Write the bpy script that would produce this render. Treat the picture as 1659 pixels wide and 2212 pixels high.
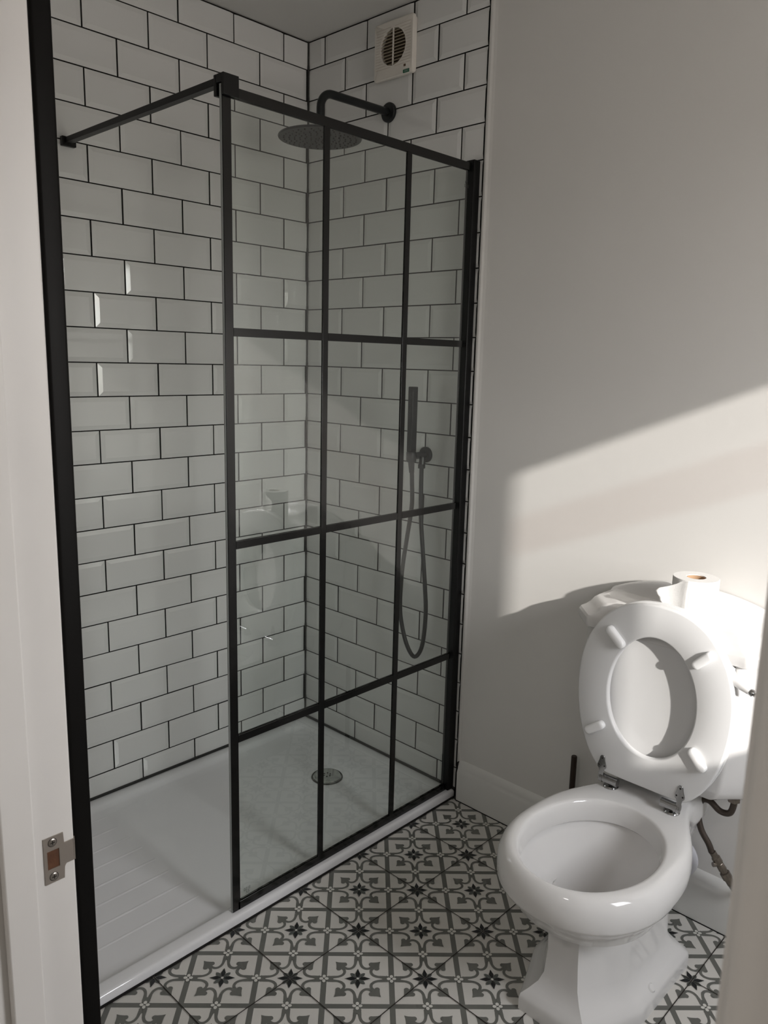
import bpy, bmesh, math, random
from mathutils import Vector, Matrix, Euler
random.seed(4)
for o in list(bpy.data.objects): bpy.data.objects.remove(o, do_unlink=True)
SC = bpy.context.scene
COL = SC.collection
PI = math.pi

# ------------------------------------------------------------------ camera, world, sun, exposure
cam_d = bpy.data.cameras.new('camera'); cam = bpy.data.objects.new('camera', cam_d); COL.objects.link(cam)
cam.location = (2.2887, -1.9637, 1.4148)
cam.rotation_euler = Euler((1.38145, -0.02387, 0.76586), 'XYZ')
cam_d.sensor_fit = 'HORIZONTAL'; cam_d.sensor_width = 36.0; cam_d.lens = 36.0 * 1699.17 / 1659
cam_d.clip_start = 0.02
cam_d.dof.use_dof = True; cam_d.dof.focus_distance = 2.3; cam_d.dof.aperture_fstop = 30
SC.camera = cam
SC.view_settings.view_transform = 'Standard'; SC.view_settings.look = 'None'
SC.view_settings.gamma = 1.0; SC.view_settings.use_curve_mapping = False
SC.view_settings.exposure = 0.6

w = bpy.data.worlds.new('world'); SC.world = w; w.use_nodes = True
wn = w.node_tree; bg = wn.nodes['Background']; bg.inputs[1].default_value = 12.0
wtc = wn.nodes.new('ShaderNodeTexCoord'); wsp = wn.nodes.new('ShaderNodeSeparateXYZ'); wrp = wn.nodes.new('ShaderNodeValToRGB')
wmr = wn.nodes.new('ShaderNodeMapRange'); wmr.inputs[1].default_value = -1; wmr.inputs[2].default_value = 1
wn.links.new(wtc.outputs['Generated'], wsp.inputs[0]); wn.links.new(wsp.outputs['Z'], wmr.inputs[0]); wn.links.new(wmr.outputs[0], wrp.inputs[0]); wn.links.new(wrp.outputs[0], bg.inputs[0])
wrp.color_ramp.elements[0].position = 0.0; wrp.color_ramp.elements[0].color = (0.46, 0.43, 0.40, 1)     # ground
wrp.color_ramp.elements[1].position = 1.0; wrp.color_ramp.elements[1].color = (0.98, 1.03, 1.12, 1)     # zenith
_e = wrp.color_ramp.elements.new(0.48); _e.color = (0.46, 0.43, 0.40, 1)
_e = wrp.color_ramp.elements.new(0.54); _e.color = (1.10, 1.08, 1.06, 1)                                # bright horizon

SUN_DIR = Vector((-1.0, 0.42, -0.42)).normalized()
sd = bpy.data.lights.new('sun', 'SUN'); so = bpy.data.objects.new('sun', sd); COL.objects.link(so)
sd.energy = 3.2; sd.angle = math.radians(0.9); sd.color = (1.0, 0.955, 0.90)
so.rotation_euler = SUN_DIR.to_track_quat('-Z', 'Y').to_euler(); so.location = (4.5, -1.5, 2.5)

XR = 3.0                       # inner face of the window wall
WY0, WY1, WZ0, WZ1 = -0.910, -0.400, 1.110, 2.000   # clear glass opening of the window
ad = bpy.data.lights.new('window_portal', 'AREA'); ao = bpy.data.objects.new('window_portal', ad); COL.objects.link(ao)
ad.shape = 'RECTANGLE'; ad.size = 0.51; ad.size_y = 0.89; ad.cycles.is_portal = True      # guides the sky light through the window
ao.location = (XR + 0.095, (WY0 + WY1) / 2, (WZ0 + WZ1) / 2)
ao.rotation_euler = Vector((-1, 0, 0)).to_track_quat('-Z', 'Y').to_euler()

hd_ = bpy.data.lights.new('hall_fill_light', 'AREA'); hl = bpy.data.objects.new('hall_fill_light', hd_); COL.objects.link(hl)
hd_.shape = 'DISK'; hd_.size = 0.3; hd_.energy = 5.0; hd_.color = (1.0, 0.93, 0.86); hl.location = (1.9, -2.9, 2.49)  # added fill light in the unseen hall, brightens the door jambs

# ------------------------------------------------------------------ materials
def mat(name, col, rough=0.5, metal=0.0, spec=0.5, coat=0.0, bump=0.0, bscale=200, var=0.0, vscale=3.0, trans=0.0):
    m = bpy.data.materials.new(name); m.use_nodes = True
    nt = m.node_tree; b = nt.nodes['Principled BSDF']
    b.inputs['Base Color'].default_value = (*col, 1)
    b.inputs['Roughness'].default_value = rough; b.inputs['Metallic'].default_value = metal
    b.inputs['Specular IOR Level'].default_value = spec
    b.inputs['Coat Weight'].default_value = coat; b.inputs['Coat Roughness'].default_value = 0.04
    tc = nt.nodes.new('ShaderNodeTexCoord')
    if var:
        n = nt.nodes.new('ShaderNodeTexNoise'); n.inputs['Scale'].default_value = vscale; n.inputs['Detail'].default_value = 5
        r = nt.nodes.new('ShaderNodeMapRange'); r.inputs[1].default_value = 0.3; r.inputs[2].default_value = 0.7
        r.inputs[3].default_value = 1 - var; r.inputs[4].default_value = 1 + var * 0.5
        h = nt.nodes.new('ShaderNodeHueSaturation'); h.inputs['Color'].default_value = (*col, 1)
        nt.links.new(tc.outputs['Object'], n.inputs['Vector']); nt.links.new(n.outputs['Fac'], r.inputs[0])
        nt.links.new(r.outputs[0], h.inputs['Value']); nt.links.new(h.outputs[0], b.inputs['Base Color'])
    if bump:
        n2 = nt.nodes.new('ShaderNodeTexNoise'); n2.inputs['Scale'].default_value = bscale; n2.inputs['Detail'].default_value = 3
        bp = nt.nodes.new('ShaderNodeBump'); bp.inputs['Strength'].default_value = bump; bp.inputs['Distance'].default_value = 0.002
        nt.links.new(tc.outputs['Object'], n2.inputs['Vector']); nt.links.new(n2.outputs['Fac'], bp.inputs['Height'])
        nt.links.new(bp.outputs[0], b.inputs['Normal'])
    return m

M = {}
M['tile'] = mat('white_glazed_tile', (0.76, 0.76, 0.745), 0.07, spec=0.5, bump=0.02, bscale=14)
M['grout'] = mat('black_grout', (0.006, 0.005, 0.0045), 0.9)
M['paint'] = mat('off_white_wall_paint', (0.73, 0.715, 0.69), 0.45, bump=0.05, bscale=60, var=0.02, vscale=2)
M['ceil'] = mat('white_ceiling_paint', (0.70, 0.69, 0.665), 0.85, bump=0.05, bscale=60)
M['gloss'] = mat('white_satin_woodwork', (0.74, 0.735, 0.71), 0.3, bump=0.04, bscale=40, var=0.02, vscale=6)
M['lining'] = mat('white_door_lining_paint', (0.69, 0.67, 0.65), 0.4, bump=0.08, bscale=40, var=0.03, vscale=6)
M['ceramic'] = mat('white_vitreous_china', (0.71, 0.70, 0.69), 0.06, coat=0.0)
M['tray'] = mat('white_acrylic_tray', (0.80, 0.80, 0.81), 0.08, coat=0.2)
M['seat'] = mat('white_painted_seat', (0.73, 0.73, 0.73), 0.22)
M['nylon'] = mat('white_plastic', (0.85, 0.85, 0.85), 0.18)
M['fan'] = mat('cream_white_plastic', (0.78, 0.74, 0.68), 0.35)
M['fanslat'] = mat('beige_plastic_slats', (0.42, 0.36, 0.27), 0.45)
M['dark'] = mat('dark_recess', (0.012, 0.008, 0.006), 0.8)
M['black'] = mat('matt_black_metal', (0.005, 0.005, 0.005), 0.38, spec=0.3, bump=0.02, bscale=300)
M['bar'] = mat('glossy_black_bar', (0.004, 0.004, 0.004), 0.16, spec=0.5, bump=0.10, bscale=90)
M['blackgloss'] = mat('black_trim', (0.004, 0.0035, 0.003), 0.5, spec=0.15)
M['blackhead'] = mat('matt_black_shower_metal', (0.014, 0.016, 0.017), 0.34, metal=0.3)
M['headface'] = mat('black_shower_face', (0.012, 0.013, 0.013), 0.4)
M['chrome'] = mat('chrome', (0.40, 0.40, 0.40), 0.10, metal=1.0)
M['brushed'] = mat('brushed_nickel', (0.42, 0.375, 0.335), 0.35, metal=0.75, bump=0.05, bscale=400)
M['wood'] = mat('raw_cut_wood', (0.11, 0.045, 0.02), 0.85, bump=0.4, bscale=120, var=0.3, vscale=60)
M['paper'] = mat('white_tissue_paper', (0.78, 0.77, 0.75), 0.95, bump=0.25, bscale=260)
M['card'] = mat('brown_cardboard_core', (0.42, 0.27, 0.16), 0.9)
M['braid'] = mat('braided_steel_hose', (0.07, 0.055, 0.045), 0.4, metal=0.6, bump=0.6, bscale=700)
M['brass'] = mat('tarnished_valve_metal', (0.22, 0.19, 0.16), 0.35, metal=0.8, bump=0.3, bscale=150, var=0.3, vscale=60)
M['pipe'] = mat('dark_bronze_pipe', (0.035, 0.022, 0.016), 0.4, metal=0.4)
M['print'] = mat('dark_print', (0.02, 0.025, 0.02), 0.6)
M['greenprint'] = mat('green_print', (0.01, 0.12, 0.06), 0.6)
M['f_white'] = mat('floor_tile_cream', (0.66, 0.64, 0.60), 0.34, bump=0.05, bscale=30, var=0.06, vscale=5)
M['f_grey'] = mat('floor_tile_grey', (0.145, 0.147, 0.132), 0.36, var=0.12, vscale=9)
M['f_grey2'] = mat('floor_tile_slate', (0.085, 0.093, 0.085), 0.36)
M['f_black'] = mat('floor_tile_black', (0.008, 0.009, 0.010), 0.36)
M['f_petal'] = mat('floor_tile_pale', (0.68, 0.67, 0.62), 0.36)
M['f_grout'] = mat('floor_grout', (0.018, 0.013, 0.010), 0.85)
M['screw'] = mat('steel_screw', (0.36, 0.33, 0.30), 0.3, metal=0.9)
M['edge'] = mat('pale_glass_edge', (0.35, 0.37, 0.36), 0.2)

def glass_mat(name, tint, ior):
    m = bpy.data.materials.new(name); m.use_nodes = True; nt = m.node_tree; nt.nodes.clear()
    out = nt.nodes.new('ShaderNodeOutputMaterial'); mix = nt.nodes.new('ShaderNodeMixShader')
    t = nt.nodes.new('ShaderNodeBsdfTransparent'); g = nt.nodes.new('ShaderNodeBsdfGlossy')
    t.inputs[0].default_value = (*tint, 1); g.inputs['Roughness'].default_value = 0.0; g.inputs[0].default_value = (1, 1, 1, 1)
    geo = nt.nodes.new('ShaderNodeNewGeometry'); mr = nt.nodes.new('ShaderNodeMapRange')
    mr.inputs[3].default_value = ior; mr.inputs[4].default_value = 1.0 / ior
    fr = nt.nodes.new('ShaderNodeFresnel')
    nt.links.new(geo.outputs['Backfacing'], mr.inputs[0]); nt.links.new(mr.outputs[0], fr.inputs[0])
    nt.links.new(fr.outputs[0], mix.inputs[0]); nt.links.new(t.outputs[0], mix.inputs[1]); nt.links.new(g.outputs[0], mix.inputs[2])
    nt.links.new(mix.outputs[0], out.inputs[0])
    return m
M['glass'] = glass_mat('clear_screen_glass', (0.93, 0.95, 0.935), 1.8)
m_ = bpy.data.materials.new('sun_band_tint'); m_.use_nodes = True; m_.node_tree.nodes.clear()  # tint for the added strip that dims a band of sunlight
_o = m_.node_tree.nodes.new('ShaderNodeOutputMaterial'); _t = m_.node_tree.nodes.new('ShaderNodeBsdfTransparent'); _t.inputs[0].default_value = (0.93, 0.90, 0.89, 1)
m_.node_tree.links.new(_t.outputs[0], _o.inputs[0]); M['bandtint'] = m_
m_ = bpy.data.materials.new('clear_glass_back'); m_.use_nodes = True; m_.node_tree.nodes.clear()
_o = m_.node_tree.nodes.new('ShaderNodeOutputMaterial'); _t = m_.node_tree.nodes.new('ShaderNodeBsdfTransparent'); _t.inputs[0].default_value = (0.93, 0.95, 0.935, 1)
m_.node_tree.links.new(_t.outputs[0], _o.inputs[0]); M['glassback'] = m_
M['winglass'] = glass_mat('clear_window_glass', (0.99, 0.99, 0.99), 1.3)

# ------------------------------------------------------------------ mesh helpers
class MB:
    """collects polygons with material slots and links them as one mesh object"""
    def __init__(s): s.v = []; s.f = []; s.m = []
    def add(s, vs, fs, mi=0, T=None):
        o = len(s.v)
        s.v += [tuple(T @ Vector(p)) if T else tuple(p) for p in vs]
        s.f += [tuple(i + o for i in f) for f in fs]; s.m += [mi] * len(fs)
        return s
    def box(s, x0, x1, y0, y1, z0, z1, mi=0, T=None):
        vs = [(x, y, z) for z in (z0, z1) for y in (y0, y1) for x in (x0, x1)]
        return s.add(vs, [(0, 2, 3, 1), (4, 5, 7, 6), (0, 1, 5, 4), (2, 6, 7, 3), (0, 4, 6, 2), (1, 3, 7, 5)], mi, T)
    def poly(s, pts, mi=0, T=None): return s.add(pts, [tuple(range(len(pts)))], mi, T)
    def prism(s, pts, a, b, axis='y', mi=0, T=None):
        """extrude a 2D outline (counter-clockwise) along an axis between a and b"""
        n = len(pts)
        def P(p, h):
            if axis == 'y': return (p[0], h, p[1])
            if axis == 'x': return (h, p[0], p[1])
            return (p[0], p[1], h)
        vs = [P(p, a) for p in pts] + [P(p, b) for p in pts]
        fs = [tuple(range(n))[::-1], tuple(range(n, 2 * n))] + [(i, (i + 1) % n, n + (i + 1) % n, n + i) for i in range(n)]
        return s.add(vs, fs, mi, T)
    def loft(s, loops, cap0=True, cap1=True, mi=0, closed=True, T=None):
        n = len(loops[0]); vs = [p for L in loops for p in L]; fs = []
        for k in range(len(loops) - 1):
            for i in range(n if closed else n - 1):
                j = (i + 1) % n
                fs.append((k * n + i, k * n + j, (k + 1) * n + j, (k + 1) * n + i))
        if cap0: fs.append(tuple(range(n))[::-1])
        if cap1: fs.append(tuple((len(loops) - 1) * n + i for i in range(n)))
        return s.add(vs, fs, mi, T)
    def lathe(s, prof, seg=40, T=None, mi=0, cap0=True, cap1=True):
        loops = [[(r * math.cos(2 * PI * i / seg), r * math.sin(2 * PI * i / seg), z) for i in range(seg)] for r, z in prof]
        return s.loft(loops, cap0, cap1, mi, True, T)
    def tube(s, pts, r, seg=14, mi=0, cap=True, T=None):
        pts = [Vector(p) for p in pts]; loops = []; up = None
        for i, p in enumerate(pts):
            t = (pts[min(i + 1, len(pts) - 1)] - pts[max(i - 1, 0)]).normalized()
            if up is None:
                up = t.orthogonal().normalized()
            else:
                up = (up - t * up.dot(t)).normalized()
            b = t.cross(up); rr = r[i] if isinstance(r, (list, tuple)) else r
            loops.append([tuple(p + (up * math.cos(a) + b * math.sin(a)) * rr) for a in [2 * PI * k / seg for k in range(seg)]])
        return s.loft(loops, cap, cap, mi, True, T)
    def build(s, name, mats, parent=None, smooth=False, bevel=0.0, bseg=2, sub=0, fix=True, angle=35):
        me = bpy.data.meshes.new(name); me.from_pydata(s.v, [], s.f)
        if not isinstance(mats, (list, tuple)): mats = [mats]
        for m in mats: me.materials.append(m)
        me.polygons.foreach_set('material_index', s.m)
        if fix:
            bm = bmesh.new(); bm.from_mesh(me); bmesh.ops.recalc_face_normals(bm, faces=bm.faces[:]); bm.to_mesh(me); bm.free()
        me.update()
        o = bpy.data.objects.new(name, me); COL.objects.link(o)
        if parent is not None:
            o.parent = parent; o.matrix_parent_inverse = Matrix.Translation(parent.location).inverted()
        if bevel:
            b = o.modifiers.new('bevel', 'BEVEL'); b.width = bevel; b.segments = bseg; b.limit_method = 'ANGLE'; b.angle_limit = math.radians(30)
            smooth = True
        if sub:
            q = o.modifiers.new('sub', 'SUBSURF'); q.levels = sub; q.render_levels = sub
        if smooth:
            for p in me.polygons: p.use_smooth = True
            if not sub:
                ang = math.radians(angle)
                bm = bmesh.new(); bm.from_mesh(me)
                for e in bm.edges:
                    if len(e.link_faces) == 2 and e.calc_face_angle(0) > ang: e.smooth = False
                bm.to_mesh(me); bm.free()
        return o

def S(o, kind='structure'): o['kind'] = kind; return o
def tag(o, label, cat, group=None):
    o['label'] = label; o['category'] = cat
    if group: o['group'] = group
    return o
def thing(name, loc, label, cat):
    o = bpy.data.objects.new(name, None); COL.objects.link(o); o.location = loc; o.empty_display_size = 0.05
    tag(o, label, cat); return o
def catmull(pts, n=8):
    P = [Vector(p) for p in pts]; P = [P[0] * 2 - P[1]] + P + [P[-1] * 2 - P[-2]]; out = []
    for i in range(1, len(P) - 2):
        for k in range(n):
            t = k / n
            a, b, c, d = P[i - 1], P[i], P[i + 1], P[i + 2]
            out.append(0.5 * ((2 * b) + (c - a) * t + (2 * a - 5 * b + 4 * c - d) * t * t + (3 * b - a - 3 * c + d) * t ** 3))
    out.append(P[-2]); return out
def interp(x, tab):
    if x <= tab[0][0]: return tab[0][1]
    for (a, b), (c, d) in zip(tab, tab[1:]):
        if x <= c: return b + (d - b) * (x - a) / (c - a)
    return tab[-1][1]

# ------------------------------------------------------------------ room shell
ZF = -0.04; ZC = 2.502; YW = -1.60       # floor level, ceiling level, door wall inner face
TH, TW = 0.102, 0.2053; ZT = 2.4105      # wall tile pitch and first course line
ZTRAY = -0.012

def clip(poly, ax, val, keep_less):
    out = []
    for i in range(len(poly)):
        a, b = poly[i], poly[(i + 1) % len(poly)]
        ia = (a[ax] <= val) if keep_less else (a[ax] >= val); ib = (b[ax] <= val) if keep_less else (b[ax] >= val)
        if ia: out.append(a)
        if ia != ib:
            t = (val - a[ax]) / (b[ax] - a[ax]); out.append(tuple(a[k] + t * (b[k] - a[k]) for k in range(3)))
    return out
def tiles(mb, umin, umax, off_even, off_odd, to3d):
    """brick-bond bevelled tiles; u = distance along the wall, v = height, h = relief"""
    g, bw = 0.0018, 0.0135
    for r in range(0, 26):
        v1 = ZT - (r - 1) * TH - g; v0 = ZT - r * TH + g
        if v1 < ZTRAY: break
        off = off_even if r % 2 == 0 else off_odd
        n0 = int((umin - off) / TW) - 2; n1 = int((umax - off) / TW) + 2
        for n in range(n0, n1):
            a = off + n * TW + g + .0006; b = off + (n + 1) * TW - g - .0006
            lo, hi = max(a, umin + g), min(b, umax - g)
            if hi - lo < 0.003: continue
            e, t = 0.0022 + random.uniform(-.0002, .0002), 0.0050
            tx, ty = random.uniform(-.004, .004), random.uniform(-.004, .004)
            dz = lambda u, v, h: (u, v, h + tx * (u - a) + ty * (v - v0))
            O = [dz(a, v0, e), dz(b, v0, e), dz(b, v1, e), dz(a, v1, e)]
            I = [dz(a + bw, v0 + bw, t), dz(b - bw, v0 + bw, t), dz(b - bw, v1 - bw, t), dz(a + bw, v1 - bw, t)]
            G = [(p[0], p[1], 0.0) for p in O]
            tops = 5; ps = [I] + [[O[i], O[(i + 1) % 4], I[(i + 1) % 4], I[i]] for i in range(4)] + [[G[i], G[(i + 1) % 4], O[(i + 1) % 4], O[i]] for i in range(4)]
            for pi_, p in enumerate(ps):
                for ax, val, kl in ((0, lo, False), (0, hi, True), (1, ZTRAY + 0.004, False), (1, ZC - 0.006, True)):
                    if p: p = clip(p, ax, val, kl)
                if len(p) >= 3: mb.poly([to3d(*q) for q in p], 1 if pi_ < tops else 0)

# left wall, tiled: face x = 0, u runs towards -y
mb = MB(); mb.box(-0.10, -0.003, YW - 0.1, 0.10, ZF, ZC, 0)
tiles(mb, 0.0, 1.60, 0.0065 - 0.5 * TW, 0.0065, lambda u, v, h: (-0.004 + h, -u, v))
S(mb.build('wall_left', [M['grout'], M['tile']], fix=False))
# back wall: tiled up to x = 0.785, painted plaster beyond
mb = MB(); mb.box(-0.003, 0.7865, 0.003, 0.10, ZF, ZC, 0)
tiles(mb, 0.0, 0.785, 0.0838, 0.0838 + 0.5 * TW, lambda u, v, h: (u, 0.004 - h, v))
mb2 = MB()
edge = [(0.7870, 0.05), (0.7870, 0.0030), (0.7878, -0.0005), (0.7900, -0.0030), (0.7935, -0.0045), (0.799, -0.0045), (0.806, -0.0020), (0.816, -0.0005), (0.83, 0.0), (XR + 0.1, 0.0), (XR + 0.1, 0.10), (0.7870, 0.10)]
mb2.prism(edge[::-1], ZF, ZC, 'z', 2)
o = len(mb.v); mb.v += mb2.v; mb.f += [tuple(i + o for i in f) for f in mb2.f]; mb.m += mb2.m
S(mb.build('wall_back', [M['grout'], M['tile'], M['paint']], fix=False))
# right wall with window opening
mb = MB(); ex = XR + 0.14
oy0, oy1, oz0, oz1 = WY0 - 0.04, WY1 + 0.04, WZ0 - 0.04, WZ1 + 0.04
mb.box(XR, ex, -3.6, oy0, ZF, ZC); mb.box(XR, ex, oy1, 0.0, ZF, ZC)
mb.box(XR, ex, oy0, oy1, ZF, oz0); mb.box(XR, ex, oy0, oy1, oz1, ZC)
S(mb.build('wall_right', M['paint'], fix=False))
mb = MB()
for a in ((XR + 0.08, XR + 0.13, oy0, WY0, oz0, oz1), (XR + 0.08, XR + 0.13, WY1, oy1, oz0, oz1), (XR + 0.08, XR + 0.13, WY0, WY1, oz0, WZ0), (XR + 0.08, XR + 0.13, WY0, WY1, WZ1, oz1)): mb.box(*a)
wf = S(mb.build('window_1', M['nylon'], bevel=0.004))
MB().box(XR + 0.10, XR + 0.104, WY0 + .001, WY1 - .001, WZ0 + .001, WZ1 - .001).build('pane', M['winglass'], wf)
MB().box(XR + 0.0985, XR + 0.0995, WY0 + .001, WY1 - .001, 1.735, 1.855).build('sun_band_dimmer', M['bandtint'], wf)  # unseen strip added to the pane to darken a band of the sun patch
# front wall (with the doorway) and its lining
JX0, JX1 = 1.46, 2.222; HD = 2.02
mb = MB(); mb.box(-0.003, JX0 - 0.03, YW - 0.1, YW, ZF, ZC); mb.box(JX1 + 0.03, XR, YW - 0.1, YW, ZF, ZC); mb.box(JX0 - 0.03, JX1 + 0.03, YW - 0.1, YW, HD + 0.03, ZC)
S(mb.build('wall_front', M['paint'], fix=False))
S(MB().box(0.80, XR + 0.14, -3.7, -3.6, ZF, ZC).build('wall_rear', M['paint']))
S(MB().box(0.80, 0.90, -3.6, YW - 0.1, ZF, ZC).build('wall_hall', M['paint']))
# ceiling, floor
S(MB().box(-0.10, XR + 0.14, -3.6, 0.10, ZC, ZC + 0.08).build('ceiling', M['ceil']))

# ---------------- patterned floor (tile inlays laid in thin layers)
FL, FX0, FY0 = 0.2285, 1.0175, -0.9155
CC = FL / math.sqrt(2)
def circ(cx, cy, rx, ry, n=14): return [(cx + rx * math.cos(2 * PI * i / n), cy + ry * math.sin(2 * PI * i / n)) for i in range(n)]
def stroke(pts, ws):
    P = [Vector((p[0], p[1])) for p in pts]; L = []; R_ = []
    for i, p in enumerate(P):
        t = (P[min(i + 1, len(P) - 1)] - P[max(i - 1, 0)]).normalized(); n = Vector((-t.y, t.x)); h = ws[i] / 2
        L.append(p + n * h); R_.append(p - n * h)
    return [[tuple(L[i]), tuple(L[i + 1]), tuple(R_[i + 1]), tuple(R_[i])] for i in range(len(P) - 1)]
def cell_shapes():
    out = []   # (polygon, colour index, layer)
    hb = 0.041
    for s in (0, 1):            # half bars along every edge of the cell
        for k in (-0.5, 0.5):
            a = [(-0.5, k - hb if k > 0 else k), (0.5, k - hb if k > 0 else k), (0.5, k if k > 0 else k + hb), (-0.5, k if k > 0 else k + hb)]
            if s: a = [(y, x) for x, y in a][::-1]
            out.append((a, 1, 1))
    arc = catmull([(-0.455, 0.010, 0), (-0.400, 0.028, 0), (-0.345, 0.036, 0), (-0.290, 0.044, 0), (-0.240, 0.066, 0), (-0.206, 0.104, 0), (-0.198, 0.148, 0), (-0.212, 0.186, 0), (-0.240, 0.215, 0), (-0.262, 0.240, 0)], 3)
    na = len(arc); aw = [interp(i / (na - 1), [(0, 0.085), (.12, 0.058), (.3, 0.040), (.7, 0.042), (1, 0.040)]) for i in range(na)]
    A = stroke([(p.x, p.y) for p in arc], aw)
    A.append(circ(-0.286, 0.200, 0.038, 0.036))                                   # lobe
    fleur = [(-0.340, 0.340), (-0.326, 0.290), (-0.322, 0.235), (-0.322, 0.200), (-0.290, 0.168), (-0.258, 0.195), (-0.250, 0.250), (-0.195, 0.258), (-0.168, 0.290), (-0.200, 0.322), (-0.235, 0.322), (-0.290, 0.326)]
    quad = []
    for p in A: quad.append(p); quad.append([(-y, -x) for x, y in p][::-1])
    quad.append(fleur)
    quad.append([(-0.5, -0.002), (-0.43, 0.062), (-0.40, 0.045), (-0.36, 0.0), (-0.36, -0.002)])
    quad.append([(0.002, 0.5), (-0.062, 0.43), (-0.045, 0.40), (0.0, 0.36), (0.002, 0.36)][::-1])
    for sx in (1, -1):
        for sy in (1, -1):
            for p in quad:
                q = [(x * sx, y * sy) for x, y in p]
                if sx * sy < 0: q = q[::-1]
                out.append((q, 1, 2))
    for a in range(4):          # half flowers on the edges
        c, s = round(math.cos(a * PI / 2)), round(math.sin(a * PI / 2))
        for dx, dy, rx, ry in ((-0.040, 0, 0.030, 0.025), (0, 0.044, 0.025, 0.029), (0, -0.044, 0.025, 0.029)):
            q = circ(0.5 + dx, dy, rx, ry, 12)
            q = [(min(x, 0.5), y) for x, y in q]
            out.append(([(x * c - y * s, x * s + y * c) for x, y in q], 4, 3))
    for a in range(8):          # star
        ang = a * PI / 4; c, s = math.cos(ang), math.sin(ang); L = 0.19 if a % 2 == 0 else 0.150
        hw = 0.036 if a % 2 == 0 else 0.031
        q = [(0.012, 0), (0.06, -hw * .72), (0.095, -hw), (0.13, -hw * .62), (L, 0), (0.13, hw * .62), (0.095, hw), (0.06, hw * .72)]
        out.append(([(x * c - y * s, x * s + y * c) for x, y in q], 3 if a % 2 == 0 else 2, 4 if a % 2 == 0 else 3))
    out.append((circ(0, 0, 0.019, 0.019, 10), 4, 5))
    return out
def farea(p): return sum(p[i][0] * p[(i + 1) % len(p)][1] - p[(i + 1) % len(p)][0] * p[i][1] for i in range(len(p)))
SH = [(p if farea(p) > 0 else p[::-1], c, l) for p, c, l in cell_shapes()]; SH.sort(key=lambda q: q[2]); print('shapes', len(SH))
mb = MB(); mb.box(-0.10, XR + 0.14, -3.6, 0.10, ZF - 0.06, ZF, 0)
c45 = math.sqrt(0.5)
for i in range(-12, 20):
    for j in range(-14, 14):
        x = FX0 + (i + j) * FL / 2; y = FY0 + (i - j) * FL / 2
        if not (0.70 < x < 2.52 and -2.15 < y < 0.12): continue
        for k_, (p, c, l) in enumerate(SH):
            pts = [(x + (u * c45 - v * c45) * CC, y + (u * c45 + v * c45) * CC, ZF + l * 0.0002 + k_ * 4e-6) for u, v in p]
            mb.poly(pts, c)
gz = ZF + 0.0024
for n in range(-3, 8):
    x = FX0 + n * FL; mb.poly([(x - .0011, -2.3, gz), (x + .0011, -2.3, gz), (x + .0011, 0.02, gz), (x - .0011, 0.02, gz)], 5)
for n in range(-7, 6):
    y = FY0 + n * FL; mb.poly([(0.6, y - .0011, gz + .00005), (2.6, y - .0011, gz + .00005), (2.6, y + .0011, gz + .00005), (0.6, y + .0011, gz + .00005)], 5)
S(mb.build('floor', [M['f_white'], M['f_grey'], M['f_grey2'], M['f_black'], M['f_petal'], M['f_grout']], fix=False))

# ---------------- baseboard
prof = [(0.0, ZF), (-0.016, ZF), (-0.016, 0.062), (-0.0145, 0.070), (-0.012, 0.076), (-0.012, 0.080), (-0.009, 0.092), (-0.004, 0.101), (0.0, 0.104)]
mb = MB(); mb.prism(prof, 0.801, XR, 'x'); S(mb.build('baseboard_back', M['gloss'], smooth=True, angle=50))
mb = MB(); mb.box(0.7985, 0.8012, -0.0150, 0.004, ZF + .0005, 0.098, 0); mb.box(0.80, XR, -0.0185, -0.0158, ZF + .0003, ZF + 0.0022, 0)
S(mb.build('trim_2', M['grout']))

# ---------------- door lining with stop and architraves
LI = YW - 0.006; LO = YW - 0.145
dl = S(MB().box(JX0 - 0.030, JX0, LO, LI, ZF, HD + 0.03).build('door_1', M['lining'], bevel=0.0025))
MB().box(JX1, JX1 + 0.030, LO, LI, ZF, HD + 0.03).build('jamb', M['lining'], dl, bevel=0.003)
MB().box(JX0, JX1, LO, LI, HD, HD + 0.03).build('head_lining', M['lining'], dl, bevel=0.003)
MB().box(JX0, JX0 + 0.012, -1.690, -1.655, ZF, HD).build('door_stop', M['lining'], dl, bevel=0.002)
MB().box(JX1 - 0.012, JX1, -1.690, -1.655, ZF, HD).build('door_stop', M['lining'], dl, bevel=0.002)
arc_p = [(0.0, 0.0), (0.060, 0.0), (0.060, 0.006), (0.045, 0.010), (0.030, 0.015), (0.012, 0.016), (0.004, 0.013), (0.0, 0.008)]
for x0, sg in ((JX0 - 0.004, -1), (JX1 + 0.004, 1)):
    pts = [(x0 + sg * a, LO - b) for a, b in arc_p]
    mb = MB(); mb.prism(pts, ZF, HD + 0.08, 'z'); mb.build('architrave', M['lining'], dl, bevel=0.002)
# recess behind the strike plate and the plate itself
sp = thing('strike_plate', (JX0, -1.63, 0.84), 'worn nickel latch strike plate screwed to the white door lining', 'strike plate')
zt = 0.8725
out = [(-1.6424, 0.8145), (-1.6200, 0.8145), (-1.6190, 0.8285), (-1.6170, 0.8320), (-1.6075, 0.8320), (-1.6075, 0.8590), (-1.6185, 0.8590), (-1.6192, 0.8725), (-1.6424, 0.8725)]
hole = [(-1.6386, 0.8323), (-1.6246, 0.8323), (-1.6246, 0.8551), (-1.6386, 0.8551)]
mb = MB(); xf = JX0 + 0.0012
def face_with_hole(mb, out, hole, x):
    o = out; h = hole
    quads = [[o[0], o[1], h[1], h[0]], [o[1], o[2], o[3], h[1]], [h[1], o[3], o[4], o[5], o[6], h[2]], [h[2], o[6], o[7]], [h[2], o[7], o[8], h[3]], [h[3], o[8], o[0], h[0]]]
    for q in quads: mb.poly([(x, a, b) for a, b in q])
face_with_hole(mb, out, hole, xf)
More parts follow.
